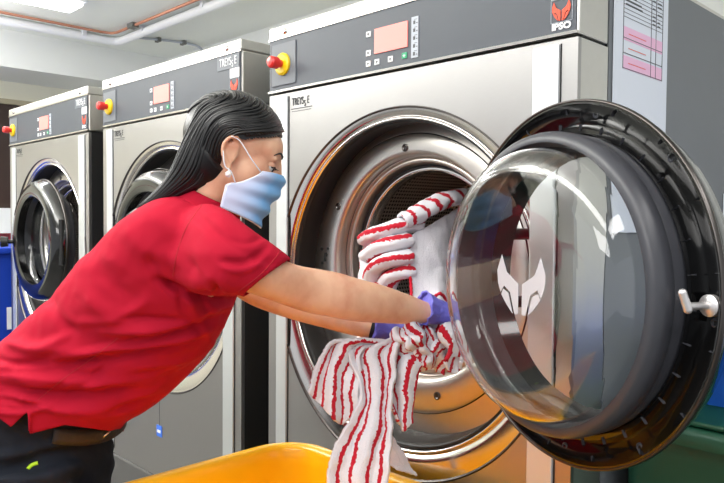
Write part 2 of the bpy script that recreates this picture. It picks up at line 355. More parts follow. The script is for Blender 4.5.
    vs=loft(b,[[(L[0]+r_*math.cos(2*PI*j/96),y_,L[1]+r_*math.sin(2*PI*j/96)) for j in range(96)] for y_,r_ in dp],False,False)
    acc=[0]
    for i in range(1,len(dp)): acc.append(acc[-1]+math.hypot(dp[i][0]-dp[i-1][0],dp[i][1]-dp[i-1][1]))
    fi=0; b.faces.ensure_lookup_table()
    for i in range(len(dp)-1):
        for j in range(96):
            f=b.faces[fi]; fi+=1
            for lo,(uu,vv) in zip(f.loops,((j/96,acc[i]),(  (j+1)/96,acc[i]),((j+1)/96,acc[i+1]),(j/96,acc[i+1]))): lo[uvl].uv=(uu*1.0,vv*1.0)
    dr=obj('drum',b,drumm,t,True,auto=40)
    for k in range(3):   # lifters inside the drum
        a=PI*.35+k*2*PI/3; b=NB()
        pts=[(.02,.322),(.0,.262),(-.02,.322)]
        rg=[]
        for yy in (.20,.58):
            rg.append([(L[0]+rr*math.cos(a+da*3),yy,L[1]+rr*math.sin(a+da*3)) for da,rr in pts])
        loft(b,rg); obj('lifter',b,steeld,t)
    # bolts and holes on the flange
    for a in (93,148,38,-17,-72,-127):
        ar=math.radians(a); bx_,bz=CX-.022+.312*math.cos(ar),.812+.312*math.sin(ar)
        b=NB(); loft(b,[[(bx_+rr*math.cos(2*PI*j/16),yy,bz+rr*math.sin(2*PI*j/16)) for j in range(16)] for yy,rr in ((.086,.010),(.080,.010),(.079,.007),(.081,.004))]); obj('bolt',b,framem,t,auto=30)
    b=NB()
    for (hx,hz,hr) in ((-.330,.045,.005),(-.305,.047,.004),(-.328,.005,.0045)): loft(b,[[(CX-.024+hx+hr*math.cos(2*PI*j/14),yy,.812+hz+hr*math.sin(2*PI*j/14)) for j in range(14)] for yy in (.088,.0805)])
    loft(b,[[(CX-.024-.316+px_,yy,.812+.022+pz) for px_,pz in ((-.006,-.013),(.004,-.012),(.003,.0),(.010,.006),(.008,.014),(-.002,.012),(-.004,.002))] for yy in (.088,.0805)])
    obj('latch_holes',b,dark,t)
    if sticker:
        obj('front_seam',Bx(.456,.458,-.0008,0,.19,.32),txtg,t)
        s=obj('service_sticker',Bx(.438,.476,-.002,0,.150,.190),bluest,t); obj('sticker_symbol',Bx(.446,.468,-.003,-.002,.164,.174),white,t)
    if sheet:
        X=WM
        obj('price_sheet',Bx(X,X+.0025,.142,.405,.92,1.478),paper,t)
        b=NB()
        for k in range(13,26):
            z=1.582-k*.0085
            box(b,X+.0025,X+.0031,.18,.375,z,z+.0010)
        for k in range(9): 
            z=1.347-k*.0105; 
            if k%3==2: box(b,X+.0025,X+.0036,.18,.375,z,z+.0012)
        for y in (.18,.315,.340,.375): box(b,X+.0025,X+.0036,y,y+.001,1.262,1.472)
        obj('table_lines',b,txtg,t)
        b=NB(); rr=random.Random(3)
        for k in range(14,24):
            z=1.577-k*.0085
            if rr.random()<.8: box(b,X+.0025,X+.0038,.19,.19+rr.uniform(.03,.09),z-.003,z-.0005)
            if rr.random()<.6: box(b,X+.0025,X+.0038,.322,.335,z-.003,z-.0005)
            if rr.random()<.8: box(b,X+.0025,X+.0038,.348,.348+rr.uniform(.008,.022),z-.003,z-.0005)
        obj('table_text',b,txtg,t)
        b=NB(); box(b,X+.0024,X+.0029,.18,.375,1.322,1.350); box(b,X+.0024,X+.0029,.18,.375,1.262,1.290); obj('pink_row',b,pinkm,t)
        b=NB(); box(b,X+.0029,X+.0033,.205,.29,1.336,1.3375); box(b,X+.0029,X+.0033,.205,.29,1.306,1.3075); box(b,X+.0029,X+.0033,.205,.29,1.275,1.2765); obj('red_text',b,orange,t)
        obj('side_label',Bx(X,X+.003,.80,.93,.93,1.02),white,t)
    # door
    dx,dy,dz=dc
    D=bpy.data.objects.new('door',None); C.objects.link(D); D.parent=t; D.location=(dx,dy,dz); D.rotation_euler=(0,0,math.radians(openrot)); D.empty_display_size=.05
    b=NB(); lathe(b,[(-.050,.205),(-.058,.225),(-.055,.255),(-.040,.272),(-.010,.2845),(0,.287),(.004,.285),(.004,.281),(-.006,.276),(-.012,.262),(-.016,.250),(-.010,.2455),(.006,.243),(.006,.236),(-.012,.232),(-.012,.214)],N,closed=True); obj('door_frame',b,blackg,D,True,auto=50)
    b=NB(); lathe(b,[(-.010,.2832),(.0,.2885),(.0055,.2875),(.006,.2845),(.0035,.2835)],N,closed=True); obj('frame_edge',b,framem,D,True)
    b=NB(); lathe(b,[(-.012,.212),(-.012,.229),(.010,.234),(.022,.2305),(.027,.2355),(.045,.2365),(.056,.233),(.061,.226),(.060,.219),(.050,.2155),(.02,.2135)],N,closed=True); obj('door_seal',b,greyr,D,True,auto=60)
    b=NB(); lathe(b,[(-.0115,.2138),(.040,.2130),(.066,.2115),(.085,.2070),(.097,.2000),(.104,.189),(.107,.175),(.108,.15),(.1085,.08),(.1085,.006),(.1085,.0004),(.1050,.0004),(.1050,.006),(.1050,.08),(.1045,.15),(.1035,.172),(.1005,.186),(.094,.1965),(.083,.2035),(.065,.2080),(.040,.2097),(-.0115,.2103)],N,closed=True); obj('glass_bowl',b,glass,D,True)
    b=NB(); emblem(b,0,.002,.088,.1092); eo=obj('glass_emblem',b,etch,D); eo.location=(-.028,0,0); eo.scale=(1.25,1,1)
    for k in range(34 if abs(openrot)>1 else 0):
        a=2*PI*(k+.3)/34; ca,sa=math.cos(a),math.sin(a); tx,tz=-sa*.0010,ca*.0010
        b=NB(); loft(b,[[(ca*rr+s*tx,yy,sa*rr+s*tz) for s,yy in ((-1,.004),(1,.004),(0,.009))] for rr in (.239,.250)]); obj('rib',b,greyr,D)
        if k%2==0:
            b=NB(); loft(b,[[(ca*rr+s*tx,yy,sa*rr+s*tz) for s,yy in ((-1,-.010),(1,-.010),(0,-.005))] for rr in (.268,.278)]); obj('rib',b,greyr,D)
    for a in (25,60,95,130,-25,-60,-95,-130,180):
        ar=math.radians(a+6); b=NB(); ox,oz=.266*math.cos(ar),.266*math.sin(ar)
        loft(b,[[(ox+rr*math.cos(2*PI*j/16),yy,oz+rr*math.sin(2*PI*j/16)) for j in range(16)] for yy,rr in ((-.016,.006),(-.010,.006),(-.009,.004),(-.011,.003))]); obj('screw_cap',b,greyr,D)
    # latch on the free edge
    b=NB(); lathe(b,[(-.004,.001),(-.004,.014),(.004,.014),(.007,.010),(.008,.001)],28,o=(-.266,0,-.005)); la=obj('latch',b,latchm,D,True,auto=40)
    b=NB(); path_tube(b,[(-.266,.004,-.005),(-.266,.042,-.004)],.0048,14); path_tube(b,[(-.266,.040,-.008),(-.263,.046,.012)],.0055,12); ball(b,(-.263,.046,.012),.0056,12,8); ball(b,(-.266,.040,-.008),.0056,12,8); obj('latch_pin',b,latchm,la,True,auto=50)
    # outer pull handle (seen on the closed machines)
    b=NB(); path_tube(b,[(-.262,-.03,-.012),(-.275,-.075,-.012)],.010,14); path_tube(b,[(-.270,-.070,-.012),(-.283,-.098,-.012)],[.024,.027],20); obj('door_handle',b,blackr,D,True,auto=50)
    # hinge between cabinet and door edge
    rm=Matrix.Rotation(math.radians(openrot),4,'Z'); e=Vector((dx,dy,dz))+rm@Vector((.27,-.02,0))
    b=NB()
    for zz in (-.07,.07) if end else ():
        path_tube(b,[(CX+.345,.10,dz+zz),(CX+.35,.03,dz+zz),tuple(e+Vector((0,0,zz)))],.012,12)
    path_tube(b,[tuple(e+Vector((0,0,-.10))),tuple(e+Vector((0,0,.10)))],.012,14); obj('hinge',b,blackr,t,True,auto=50)
    return t
XA=-1.64; P=WM+.14
machine(XA,'steel washing machine with its glass door wide open and striped towels inside',160.6,True,(-.566-XA,-.22,.846),sheet=True)
machine(XA-P,'middle steel washing machine right behind the woman, its door closed',0,False,(CX-.008,-.012,.828),sticker=True)
machine(XA-2*P,'leftmost and furthest steel washing machine with its round door closed',0,False,(CX-.008,-.012,.828))
# ------------------------------------------------------------------ bins
def rrect(x0,x1,y0,y1,z,r,n=8):
    out=[]
    for cx,cy,a0 in ((x1-r,y1-r,0),(x0+r,y1-r,PI/2),(x0+r,y0+r,PI),(x1-r,y0+r,1.5*PI)):
        for i in range(n+1):
            a=a0+PI/2*i/n; out.append((cx+r*math.cos(a),cy+r*math.sin(a),z))
    return out
def ringoff(x0,x1,y0,y1,z,r,o): return rrect(x0-o,x1+o,y0-o,y1+o,z,max(r+o,.01))
def bin_(name,lab,cat,x0,x1,y0,y1,zb,zt,tap,m,r=.09,rim=.022,wheels=False,lid=False):
    t=thing(name,lab,cat,((x0+x1)/2,(y0+y1)/2,zb-(.10 if wheels else 0)))
    b=NB(); A=(x0,x1,y0,y1)
    rings=[ringoff(*A,zb,r,-tap-.004),ringoff(*A,zb+.02,r,-tap)]+[ringoff(*A,zb+.02+(zt-.03-zb-.02)*k/4,r,-tap*(1-k/4)) for k in range(1,5)]
    rings+=[ringoff(*A,zt-.035,r,0),ringoff(*A,zt-.035,r,rim),ringoff(*A,zt-.012,r,rim+.004),ringoff(*A,zt-.002,r,rim-.003),ringoff(*A,zt,r,rim-.010),ringoff(*A,zt-.002,r,-.004),ringoff(*A,zt-.014,r,-.010)]
    if not lid: rings+=[ringoff(*A,zb+.03+(zt-.05-zb-.03)*k/4,r,-.011-tap*(1-k/4)) for k in (4,3,2,1,0)]
    loft(b,rings); obj('tub',b,m,t,True,world=True,auto=60)
    if wheels:
        for sx in (0,1):
            for sy in (0,1):
                wx=(x0+tap+.07,x1-tap-.07)[sx]; wy=(y0+tap+.07,y1-tap-.07)[sy]
                b=NB(); lathe(b,[(-.014,.001),(-.014,.036),(-.010,.040),(.010,.040),(.014,.036),(.014,.001)],24,o=(wx,wy,FZ+.0402)); wh=obj('wheel',b,blackr,t,world=True,auto=40)
                b=NB(); box(b,wx-.02,wx+.02,wy-.022,wy-.016,FZ+.03,zb); box(b,wx-.02,wx+.02,wy+.016,wy+.022,FZ+.03,zb); box(b,wx-.03,wx+.03,wy-.03,wy+.03,zb-.008,zb+.002); obj('caster_fork',b,steeld,t,world=True)
    return t
bin_('laundry_cart','yellow plastic laundry cart standing in front of the open washing machine','cart',-1.420,-.62,-1.10,-.085,FZ+.10,.365,.07,yellow,r=.10,wheels=True)
t=bin_('reflection_bin','added dark green bin imitating the green reflection on the open washing machine side','bin',-.638,.02,.145,.80,FZ,.555,.02,green,r=.04,lid=True)  # added bin and lid, standing in for green reflected in the machine side
b=NB(); loft(b,[rrect(-.660,.03,.14,.81,z,.05) for z in (.5555,.566)]); obj('lid',b,green,t,world=True,bev=.004)
t=bin_('plastic_tub','small bright blue plastic tub standing on the added dark green bin','tub',-.60,-.15,.26,.70,.567,.69,.02,bluel,r=.05,rim=.012)
t=bin_('recycling_bin','tall blue plastic bin beside the far left washing machine','bin',-4.75,-4.02,-.45,.45,FZ+.0,.775,.03,blue,r=.05,lid=True)
b=NB(); box(b,-3.999,-3.996,.02,.30,.33,.45); obj('paper_label',b,white,t,world=True)
b=NB(); box(b,-3.996,-3.994,.05,.27,.345,.38); box(b,-3.996,-3.994,.10,.28,.40,.42); obj('label_symbol',b,txtd,t,world=True)
# ------------------------------------------------------------------ towels
def towel(name,lab,patches,m,group=None,th=.007,rough=.0013):
    """patches: (grid of (px,py,depth), n_rows, n_cols, material index)"""
    b=NB(); uvl=b.loops.layers.uv.new()
    for g,nr,nc,mi,u0 in patches:
        rows=[spline([W(*p) for p in r],nc) for r in g]
        cols=[spline([rows[i][j] for i in range(len(rows))],nr) for j in range(nc)]
        w=0; us=[0]
        mid=len(cols[0])//2
        for j in range(1,nc): w+=max((cols[j][q]-cols[j-1][q]).length for q in (2,mid,-3)); us.append(w)
        l=0; vv=[0]
        for i in range(1,nr): l+=(cols[nc//2][i]-cols[nc//2][i-1]).length; vv.append(l)
        vs=[]
        for j in range(nc):
            col=[]
            for i in range(nr):
                p=cols[j][i]; q=p+noise.noise_vector(p*30)*.005+noise.noise_vector(p*260)*rough
                col.append(b.verts.new(q))
            vs.append(col)
        for j in range(nc-1):
            for i in range(nr-1):
                f=b.faces.new((vs[j][i],vs[j+1][i],vs[j+1][i+1],vs[j][i+1])); f.material_index=mi; f.smooth=True
                for lo,(a,c) in zip(f.loops,((j,i),(j+1,i),(j+1,i+1),(j,i+1))): lo[uvl].uv=(us[a]+u0,vv[c])
    o=obj(name,b,m,None,True); s=o.modifiers.new('thick','SOLIDIFY'); s.thickness=th; s.offset=0
    return tag(o,lab,'towel',group)
def G(rows,d): # rows of (px,py); d: list of row depths, wavy
    return [[(x,y,(d[i]+( .010 if j%2 else -.006))) for j,(x,y) in enumerate(r)] for i,r in enumerate(rows)]
# the towel hanging from the hands into the cart
lobe=G([[(396,342),(390,341),(382,342),(376,344),(370,347)],[(340,341),(344,341),(350,342),(356,346),(363,352)],[(322,355),(331,356),(340,357),(350,360),(360,372)],[(312,376),(323,380),(333,382),(344,384),(358,390)],[(308,391),(320,404),(331,414),(343,425),(358,410)]],[1.47,1.45,1.44,1.425,1.42])
cen=G([[(376,345),(383,342),(390,340),(397,339),(404,338)],[(348,352),(362,352),(374,350),(386,348),(398,346)],[(355,372),(365,372),(376,374),(386,374),(395,370)],[(360,395),(368,396),(376,398),(385,398),(392,396)],[(350,420),(362,421),(373,423),(383,424),(391,420)],[(336,444),(351,446),(365,448),(378,449),(391,446)],[(329,466),(345,469),(360,471),(374,472),(389,470)],[(327,500),(343,502),(358,504),(371,504),(384,502)],[(330,540),(345,542),(358,543),(370,543),(382,541)]],[1.47,1.45,1.435,1.42,1.40,1.38,1.365,1.355,1.35])
towel('hanging_towel','white terry towel with red stripes hanging from the gloved hands into the cart',[(lobe,70,60,0,.008),(cen,120,60,0,.004)],tw,th=.008)
t2=G([[(408,330),(416,326),(426,322),(440,322)],[(398,345),(409,343),(420,342),(434,342)],[(386,360),(398,358),(411,357),(426,356)],[(382,380),(394,380),(405,380),(418,377)],[(388,402),(397,405),(405,406),(413,402)],[(397,420),(401,427),(404,431),(411,424)]],[1.50,1.485,1.46,1.45,1.44,1.43])
towel('folded_towel','towel corner with two red stripes hanging in a point beside the longer towel',[(t2,70,40,0,-.010)],tw)
# crumpled bunch in the hands
def crumple(px0,py0,px1,py1,d,amp,seed,nr=6,nc=6,rot=0,bul=.04):
    rr=random.Random(seed); g=[]
    for i in range(nr):
        row=[]
        for j in range(nc):
            u,v=j/(nc-1),i/(nr-1)
            x=px0+(px1-px0)*u+rot*(v-.5)+rr.uniform(-1,1)*amp; y=py0+(py1-py0)*v-rot*(u-.5)+rr.uniform(-1,1)*amp
            dd=d-bul*math.sin(PI*u)*math.sin(PI*v)+rr.uniform(-1,1)*.016
            row.append((x,y,dd))
        g.append(row)
    return g
towel('bunched_towel','crumpled striped towel bunched up just below the gloved hands',[(crumple(400,327,438,370,1.50,4,3,7,7,10),60,60,0,0),(crumple(418,334,452,364,1.52,4,8,6,6,-16),50,50,0,.01),(crumple(399,326,424,354,1.475,3,12,6,6,16),50,50,0,.01)],tw,th=.009)
towel('rolled_towel_end','small curled striped towel end under the right glove',[([[(x+8*math.cos(a)+k*.7,y+8*math.sin(a)*1.1,1.47+.012*math.sin(a*1.3)) for a in [q*.9 for q in range(8)]] for k,(x,y) in enumerate(((447,331),(452,338),(456,347),(454,356),(451,364)))],50,50,0,.005)],tw,th=.009)
# towels inside the drum
def fold_roll(b,uvl,path,rad,sq,u0,seed):
    pts=spline([W(*p) for p in path],46); vs=[]
    for i,p in enumerate(pts):
        tt=(pts[min(i+1,45)]-pts[max(i-1,0)]).normalized(); n0=(U-tt*tt.dot(U)).normalized(); bb=tt.cross(n0)
        e=min(1,(i+1)/4,(46-i)/4)**.5
        vs.append([b.verts.new(p+(n0*rad*math.cos(2*PI*q/32)+bb*rad*sq*math.sin(2*PI*q/32))*e*(1+.16*noise.noise(p*22+Vector((seed,q*.05,0))))+noise.noise_vector(p*70+Vector((0,seed,q*.4)))*.0025) for q in range(32)])
    for i in range(45):
        for q in range(32):
            f=b.faces.new((vs[i][q],vs[i][(q+1)%32],vs[i+1][(q+1)%32],vs[i+1][q])); f.smooth=True
            for lo,k in zip(f.loops,(q,q+1,q+1,q)): lo[uvl].uv=(u0+k/32*.090,0)
    b.faces.new(vs[0][::-1]); b.faces.new(vs[-1])
b=NB(); uvl=b.loops.layers.uv.new()
for path,rad,sq,u0,sd_ in (
  (((368,241,1.80),(375,235,1.765),(386,231,1.74),(402,226,1.74),(420,221,1.77)),.021,1.7,.006,1),
  (((370,258,1.785),(376,251,1.75),(386,246,1.72),(398,243,1.715),(410,240,1.73)),.021,1.6,.014,2),
  (((372,282,1.76),(378,268,1.73),(387,261,1.71),(398,258,1.70),(409,256,1.715)),.020,1.6,.004,3),
  (((386,290,1.74),(390,279,1.72),(397,274,1.705),(404,272,1.70),(411,272,1.71)),.018,1.5,.012,4),
  (((370,257,1.80),(372,268,1.775),(370,280,1.755),(372,294,1.74)),.020,1.5,.0,5),
  (((378,284,1.745),(386,296,1.73),(396,304,1.72),(410,308,1.71)),.024,1.6,.010,6)):
    fold_roll(b,uvl,path,rad,sq,u0,sd_)
tag(obj('drum_towel',b,tw,None,True),'striped towel lying in loose layers at the left inside the drum','towel')
# roll
b=NB(); uvl=b.loops.layers.uv.new(); pts=spline([W(402,221,1.72),W(414,216,1.73),W(428,208,1.76),W(442,201,1.80),W(458,197,1.85),W(470,196,1.88)],60)
rg=[];n0=None
for i,p in enumerate(pts):
    tt=(pts[min(i+1,59)]-pts[max(i-1,0)]).normalized(); n0=(Vector((0,0,1))-tt*tt.z).normalized(); bb=tt.cross(n0)
    rg.append([p+(n0*.021*math.cos(2*PI*j/28)*(1 if i>2 else .9)+bb*.034*math.sin(2*PI*j/28))+noise.noise_vector(p*60+Vector((j,0,0))*.3)*.004 for j in range(28)])
rg=[[q+(pts[0]-q)*.55+(pts[3]-pts[0])*3.5 for q in rg[0]],[q+(pts[0]-q)*.45+(pts[3]-pts[0])*.8 for q in rg[0]],[q+(pts[0]-q)*.35 for q in rg[0]]]+rg
vs=loft(b,rg)
for f in b.faces:
    for lo in f.loops: 
        k=min(range(0,60,1),key=lambda q:(pts[q]-lo.vert.co).length); lo[uvl].uv=(k*.0033,0)
tag(obj('rolled_towel',b,tw,None,True),'striped towel rolled up on top of the pile inside the drum','towel')
g=[[(411,236,1.735),(424,228,1.75),(438,220,1.78),(452,212,1.83),(466,204,1.88),(480,198,1.93)],
   [(410,256,1.71),(424,250,1.725),(438,246,1.745),(452,240,1.80),(466,236,1.85),(482,232,1.90)],
   [(411,278,1.69),(424,276,1.70),(438,272,1.72),(452,268,1.77),(466,266,1.82),(484,264,1.87)],
   [(412,300,1.67),(424,302,1.67),(438,292,1.67),(452,300,1.72),(466,300,1.77),(484,298,1.82)],
   [(413,318,1.65),(424,312,1.63),(438,303,1.63),(452,316,1.68),(466,326,1.73),(484,330,1.78)]]
o=towel('plain_towel','large smooth white towel spread over the pile in the drum',[(g,80,80,0,0)],twp,th=.006,rough=.0008)
for pth in ([W(409,237,1.728),W(408.5,250,1.71),W(409,268,1.69),W(411,285,1.675),W(411,300,1.66)],[W(412,314,1.61),W(424,306,1.605),W(434,297,1.61),W(441,294,1.61),W(448,302,1.64),W(456,312,1.66)]):
    b=NB(); q=spline(pth,50); q=[p+noise.noise_vector(p*200)*.002 for p in q]; path_tube(b,q,[.0036+.001*noise.noise(p*300) for p in q],8); obj('red_hem',b,hemr,o,True)
pf=[(crumple(376,306,404,340,1.67,4,21,6,6,8,.015),50,50,0,0),(crumple(398,306,476,342,1.67,5,23,6,7,8,.03),60,60,0,0)]
towel('heaped_towel','crumpled striped towel low in the drum opening behind the gloved hands',pf,tw,th=.010)
g=[[(372,430,1.60),(384,432,1.60),(394,438,1.60)],[(378,448,1.585),(393,450,1.58),(404,455,1.58)],[(386,462,1.575),(400,465,1.57),(411,468,1.57)],[(396,470,1.565),(408,473,1.56),(417,475,1.56)]]
towel('towel_corner','plain white towel corner hanging over the back rim of the yellow cart',[(g,40,24,0,0)],twp,th=.005)
# ------------------------------------------------------------------ the woman
wo=thing('person','woman in red polo shirt and blue face mask reaching towards the open machine','person',(-1.45,-.66,FZ))
def ring(c,a1,a2,n=32,sq=2.0):
    out=[]
    for j in range(n):
        t=2*PI*j/n; ct,st=math.cos(t),math.sin(t)
        k=2/sq; out.append(c+a1*(abs(ct)**k*(1 if ct>0 else -1))+a2*(abs(st)**k*(1 if st>0 else -1)))
    return out
def sec(top,bot,d,bw,fa=None,sq=2.0,grow=1.0):
    a,b=W(*top,d),W(*bot,d); c=(a+b)/2; return ring(c,(a-b)/2*grow,(fa or FH)*bw*grow,32,sq)
FH=(F-Vector((0,0,F.z))+R*.10).normalized()     # across her shoulders
BM=NB()
# torso (skin body, a little inside the shirt), from the hips to the neck
tor=[((-52,405),(98,430),1.60,.135),((6,358),(116,416),1.575,.135),((36,322),(160,400),1.55,.145),((70,292),(198,365),1.51,.15),((98,257),(228,322),1.465,.158),((130,225),(240,265),1.43,.165),((162,202),(236,232),1.40,.13),((190,190),(232,212),1.40,.07)]
def interp(secs,n):
    P_=[]; 
    for s in secs: P_.append((W(*s[0],s[2]),W(*s[1],s[2]),s[3]))
    A=spline([p[0] for p in P_],n); B=spline([p[1] for p in P_],n); Wd=spline([Vector((p[2],0,0)) for p in P_],n)
    return [(a,b,w.x) for a,b,w in zip(A,B,Wd)]
def body(bm,secs,n,grow=1.0,fa=None,sq=2.0):
    loft(bm,[ring((a+b)/2,(a-b)/2*grow,(fa or FH)*w*grow,36,sq) for a,b,w in interp(secs,n)])
body(BM,tor,24,.88)
# neck
HC=W(234,157,1.39); hf=(R*.93+F*.22-U*.24).normalized(); hu=(U+R*.25); hu=(hu-hf*hu.dot(hf)).normalized(); hl=hu.cross(hf)
HM=Matrix(((hf.x,hl.x,hu.x,HC.x),(hf.y,hl.y,hu.y,HC.y),(hf.z,hl.z,hu.z,HC.z),(0,0,0,1)))
def hp(x,y,z): return HM@Vector((x,y,z))
path_tube(BM,[W(196,222,1.40),W(205,205,1.40),hp(-.030,0,-.075),hp(-.02,0,-.02)],[.064,.055,.052,.055],28)
def hb(c,r): 
    ball(BM,(0,0,0),r,28,20,None)
def hball(bm,c,r,seg=28,rg=20):
    m=HM@Matrix.Translation(Vector(c))@Matrix.Diagonal((r[0],r[1],r[2],1)); bmesh.ops.create_uvsphere(bm,u_segments=seg,v_segments=rg,radius=1,matrix=m)
hball(BM,(-.008,0,.035),(.094,.074,.083))
hball(BM,(.028,0,-.015),(.063,.064,.075))
hball(BM,(.030,0,-.060),(.052,.052,.052))
hball(BM,(.058,0,-.093),(.020,.022,.017))
hball(BM,(.052,0,.030),(.040,.058,.045))
for s in (-1,1):
    hball(BM,(.052,s*.034,-.037),(.024,.021,.022)); hball(BM,(.075,s*.026,.014),(.012,.024,.008))
    # ear: rim, lobe and bowl
    e=[(.004,.074,.026),(-.008,.083,.032),(-.022,.086,.022),(-.026,.085,.004),(-.018,.080,-.014),(-.008,.077,-.026)]
    path_tube(BM,[hp(x,s*y,z) for x,y,z in spline(e,14)],.0045,10)
    e=[(.002,.074,.014),(-.010,.078,.016),(-.014,.078,.004),(-.008,.076,-.010),(.002,.075,-.012)]
    path_tube(BM,[hp(x,s*y,z) for x,y,z in spline(e,12)],.0038,8)
    hball(BM,(-.006,s*.076,-.028),(.007,.0045,.008),12,10); hball(BM,(-.010,s*.073,.004),(.016,.006,.024),16,12)
path_tube(BM,[hp(.084,0,.018),hp(.090,0,.002),hp(.094,0,-.018),hp(.098,0,-.032)],[.009,.008,.009,.010],14)
hball(BM,(.090,0,-.038),(.013,.015,.009)); hball(BM,(.086,0,-.066),(.010,.022,.007)); hball(BM,(.083,0,-.077),(.010,.020,.007))
# arms
nearA=[((205,215),(200,285),1.27,.055),((245,238),(232,288),1.25,.050),((288,262),(262,297),1.27,.046),((318,269),(302,311),1.33,.043),((336,272),(330,317),1.36,.042),((356,278),(352,321),1.385,.042),((382,285),(378,323),1.42,.036),((410,295),(407,324),1.46,.030),((430,303),(429,323),1.49,.026),((448,306),(447,324),1.51,.028)]
farA=[((215,215),(205,270),1.53,.055),((235,245),(222,285),1.55,.048),((262,272),(250,304),1.56,.042),((296,287),(288,318),1.56,.038),((330,301),(325,328),1.56,.034),((360,313),(356,336),1.555,.028),((376,319),(373,338),1.55,.024),((388,322),(386,340),1.55,.025)]
body(BM,nearA,40); body(BM,farA,36)
# legs
hipN=W(28,458,1.51); hipF=W(42,455,1.70); RH=Vector((R.x,R.y,0)).normalized()
legs=[]
for hpnt in (hipN,hipF):
    k=hpnt-RH*.045+Vector((0,0,-.36)); an=Vector((k.x,k.y,0))-RH*.02+Vector((0,0,FZ+.092)); legs.append((hpnt,k,an))
    path_tube(BM,spline([hpnt,hpnt.lerp(k,.5),k,k.lerp(an,.4)-RH*.01,an],16),[.07]*1+[.072,.074,.075,.076,.07,.064,.058,.054,.052,.052,.05,.046,.042,.038,.036],20)
    ball(BM,an+Vector((0,0,-.035)),(.04,.04,.035)); path_tube(BM,[an+Vector((0,0,-.04)),an+RH*.09+Vector((0,0,-.055)),an+RH*.15+Vector((0,0,-.062))],[.035,.032,.02],14)
me=volume(BM,.0036,5)
# eye sockets
for v in me.vertices:
    q=HM.inverted()@v.co
    for s in (-1,1):
        d=((q.x-.085)/.03)**2+((q.y-s*.031)/.016)**2+((q.z+.002)/.011)**2
        if d<4: v.co-=hf*(.009*math.exp(-d))
body_o=obj('body',me,skin,wo,True,world=True)
for s in (-1,1):
    b=NB(); hball(b,(.0675,s*.031,-.002),(.0125,.0125,.0125),20,14); ey=obj('eye',b,eyew,wo,True,world=True)
    b=NB(); hball(b,(.0762,s*.031,-.006),(.0046,.0058,.0056),14,10); obj('iris',b,eyeb,ey,True)
    b=NB(); hball(b,(.0668,s*.031,.0006),(.0142,.0150,.0118),24,16)
    for f in list(b.faces):
        if (HM.inverted()@f.calc_center_median()).z<-.0010: b.faces.remove(f)
    obj('eyelid',b,skin,ey,True)
    b=NB(); p=[hp(.0812-abs(k)**1.6*.0026,s*.031+k*.0058,-.0012-abs(k)*.0008) for k in (-2,-1,0,1,2)]
    path_tube(b,spline(p,14),.0016,8)
    for k in range(9):
        a=spline(p,9)[k]; path_tube(b,[a,a+hf*.005-hu*.003,a+hf*.010-hu*.003],[.0005,.0004,.0002],5)
    obj('eyelashes',b,lash,wo,world=True)
    b=NB(); p=[hp(.092,s*.012,.020),hp(.091,s*.022,.025),hp(.084,s*.036,.028),hp(.072,s*.051,.020)]
    path_tube(b,spline(p,16),[.0008+.0013*math.sin(PI*min(1,(k+2)/17)) for k in range(16)],8); obj('eyebrow',b,lash,wo,world=True)
# shirt
SB=NB()
sh=[((-78,420),(116,462),1.60,.195),((-52,392),(114,438),1.60,.192),((0,348),(124,424),1.575,.178),((34,318),(157,403),1.55,.168),((62,291),(194,368),1.51,.162),((92,256),(222,326),1.465,.166),((126,225),(240,272),1.43,.170),((158,202),(240,238),1.40,.145),((182,191),(234,220),1.40,.085)]
body(SB,sh,30,1.0,None,2.3)
slv=[((172,222),(176,280),1.37,.070),((200,204),(190,292),1.30,.070),((223,208),(206,297),1.25,.068),((248,227),(222,297),1.23,.062),((272,244),(235,296),1.24,.058),((287,255),(245,296),1.25,.055),((293,260),(250,300),1.255,.054)]
body(SB,slv,24)
slf=[((175,215),(175,280),1.50,.07),((210,210),(195,285),1.55,.065),((235,235),(212,292),1.57,.058),((250,255),(232,296),1.57,.054)]
body(SB,slf,16)
# shoulders / yoke
path_tube(SB,[W(180,236,1.31),W(188,228,1.35),W(192,222,1.40),W(186,226,1.48),W(180,232,1.53)],[.042,.052,.056,.052,.045],20)
me=volume(SB,.005,16)
folds=[(8,372,90,360,3.5,-.0035),(20,360,110,345,4,.0035),(0,392,60,384,3,-.003),(70,408,150,392,3.5,.0035),(30,384,95,384,3.5,.003),(40,396,120,392,3.5,-.0035),(120,352,205,336,4,-.004),(150,366,215,345,4,.003),(85,322,140,306,5,.003),(140,318,225,312,3.5,-.004),(180,300,200,330,4,-.004),(10,404,24,396,3,.002),(205,300,222,352,4,-.004),(70,372,150,372,4,-.003),(165,378,200,355,4,-.003),(236,240,262,236,3.5,-.002),(188,262,225,300,5,-.003),(168,286,232,300,4,-.010),(150,262,172,290,6,-.004),(120,330,228,308,5,.006),(100,345,226,316,4,-.006),(60,350,215,330,6,.006),(40,362,150,352,5,-.006),(20,375,120,378,6,.006),(10,388,110,392,5,-.006),(30,400,120,412,6,.005),(90,300,150,330,9,.004),(205,222,270,262,5,-.0035),(228,262,262,252,4,-.004),(225,268,260,262,4,.003),(260,285,287,262,3,-.002),(50,300,70,330,6,-.004),(15,345,60,340,5,.005),(0,360,50,356,4,-.004),(150,400,205,350,7,.005),(120,408,185,372,5,-.005),(215,290,236,330,4,-.006),(190,300,214,345,5,.004),(60,390,100,372,4,-.004),(5,400,70,398,4,-.004),(0,412,50,404,3,.004),(130,235,175,262,10,.003),(92,255,130,300,10,-.003)]
me.update()
nrm=[v.normal.copy() for v in me.vertices]
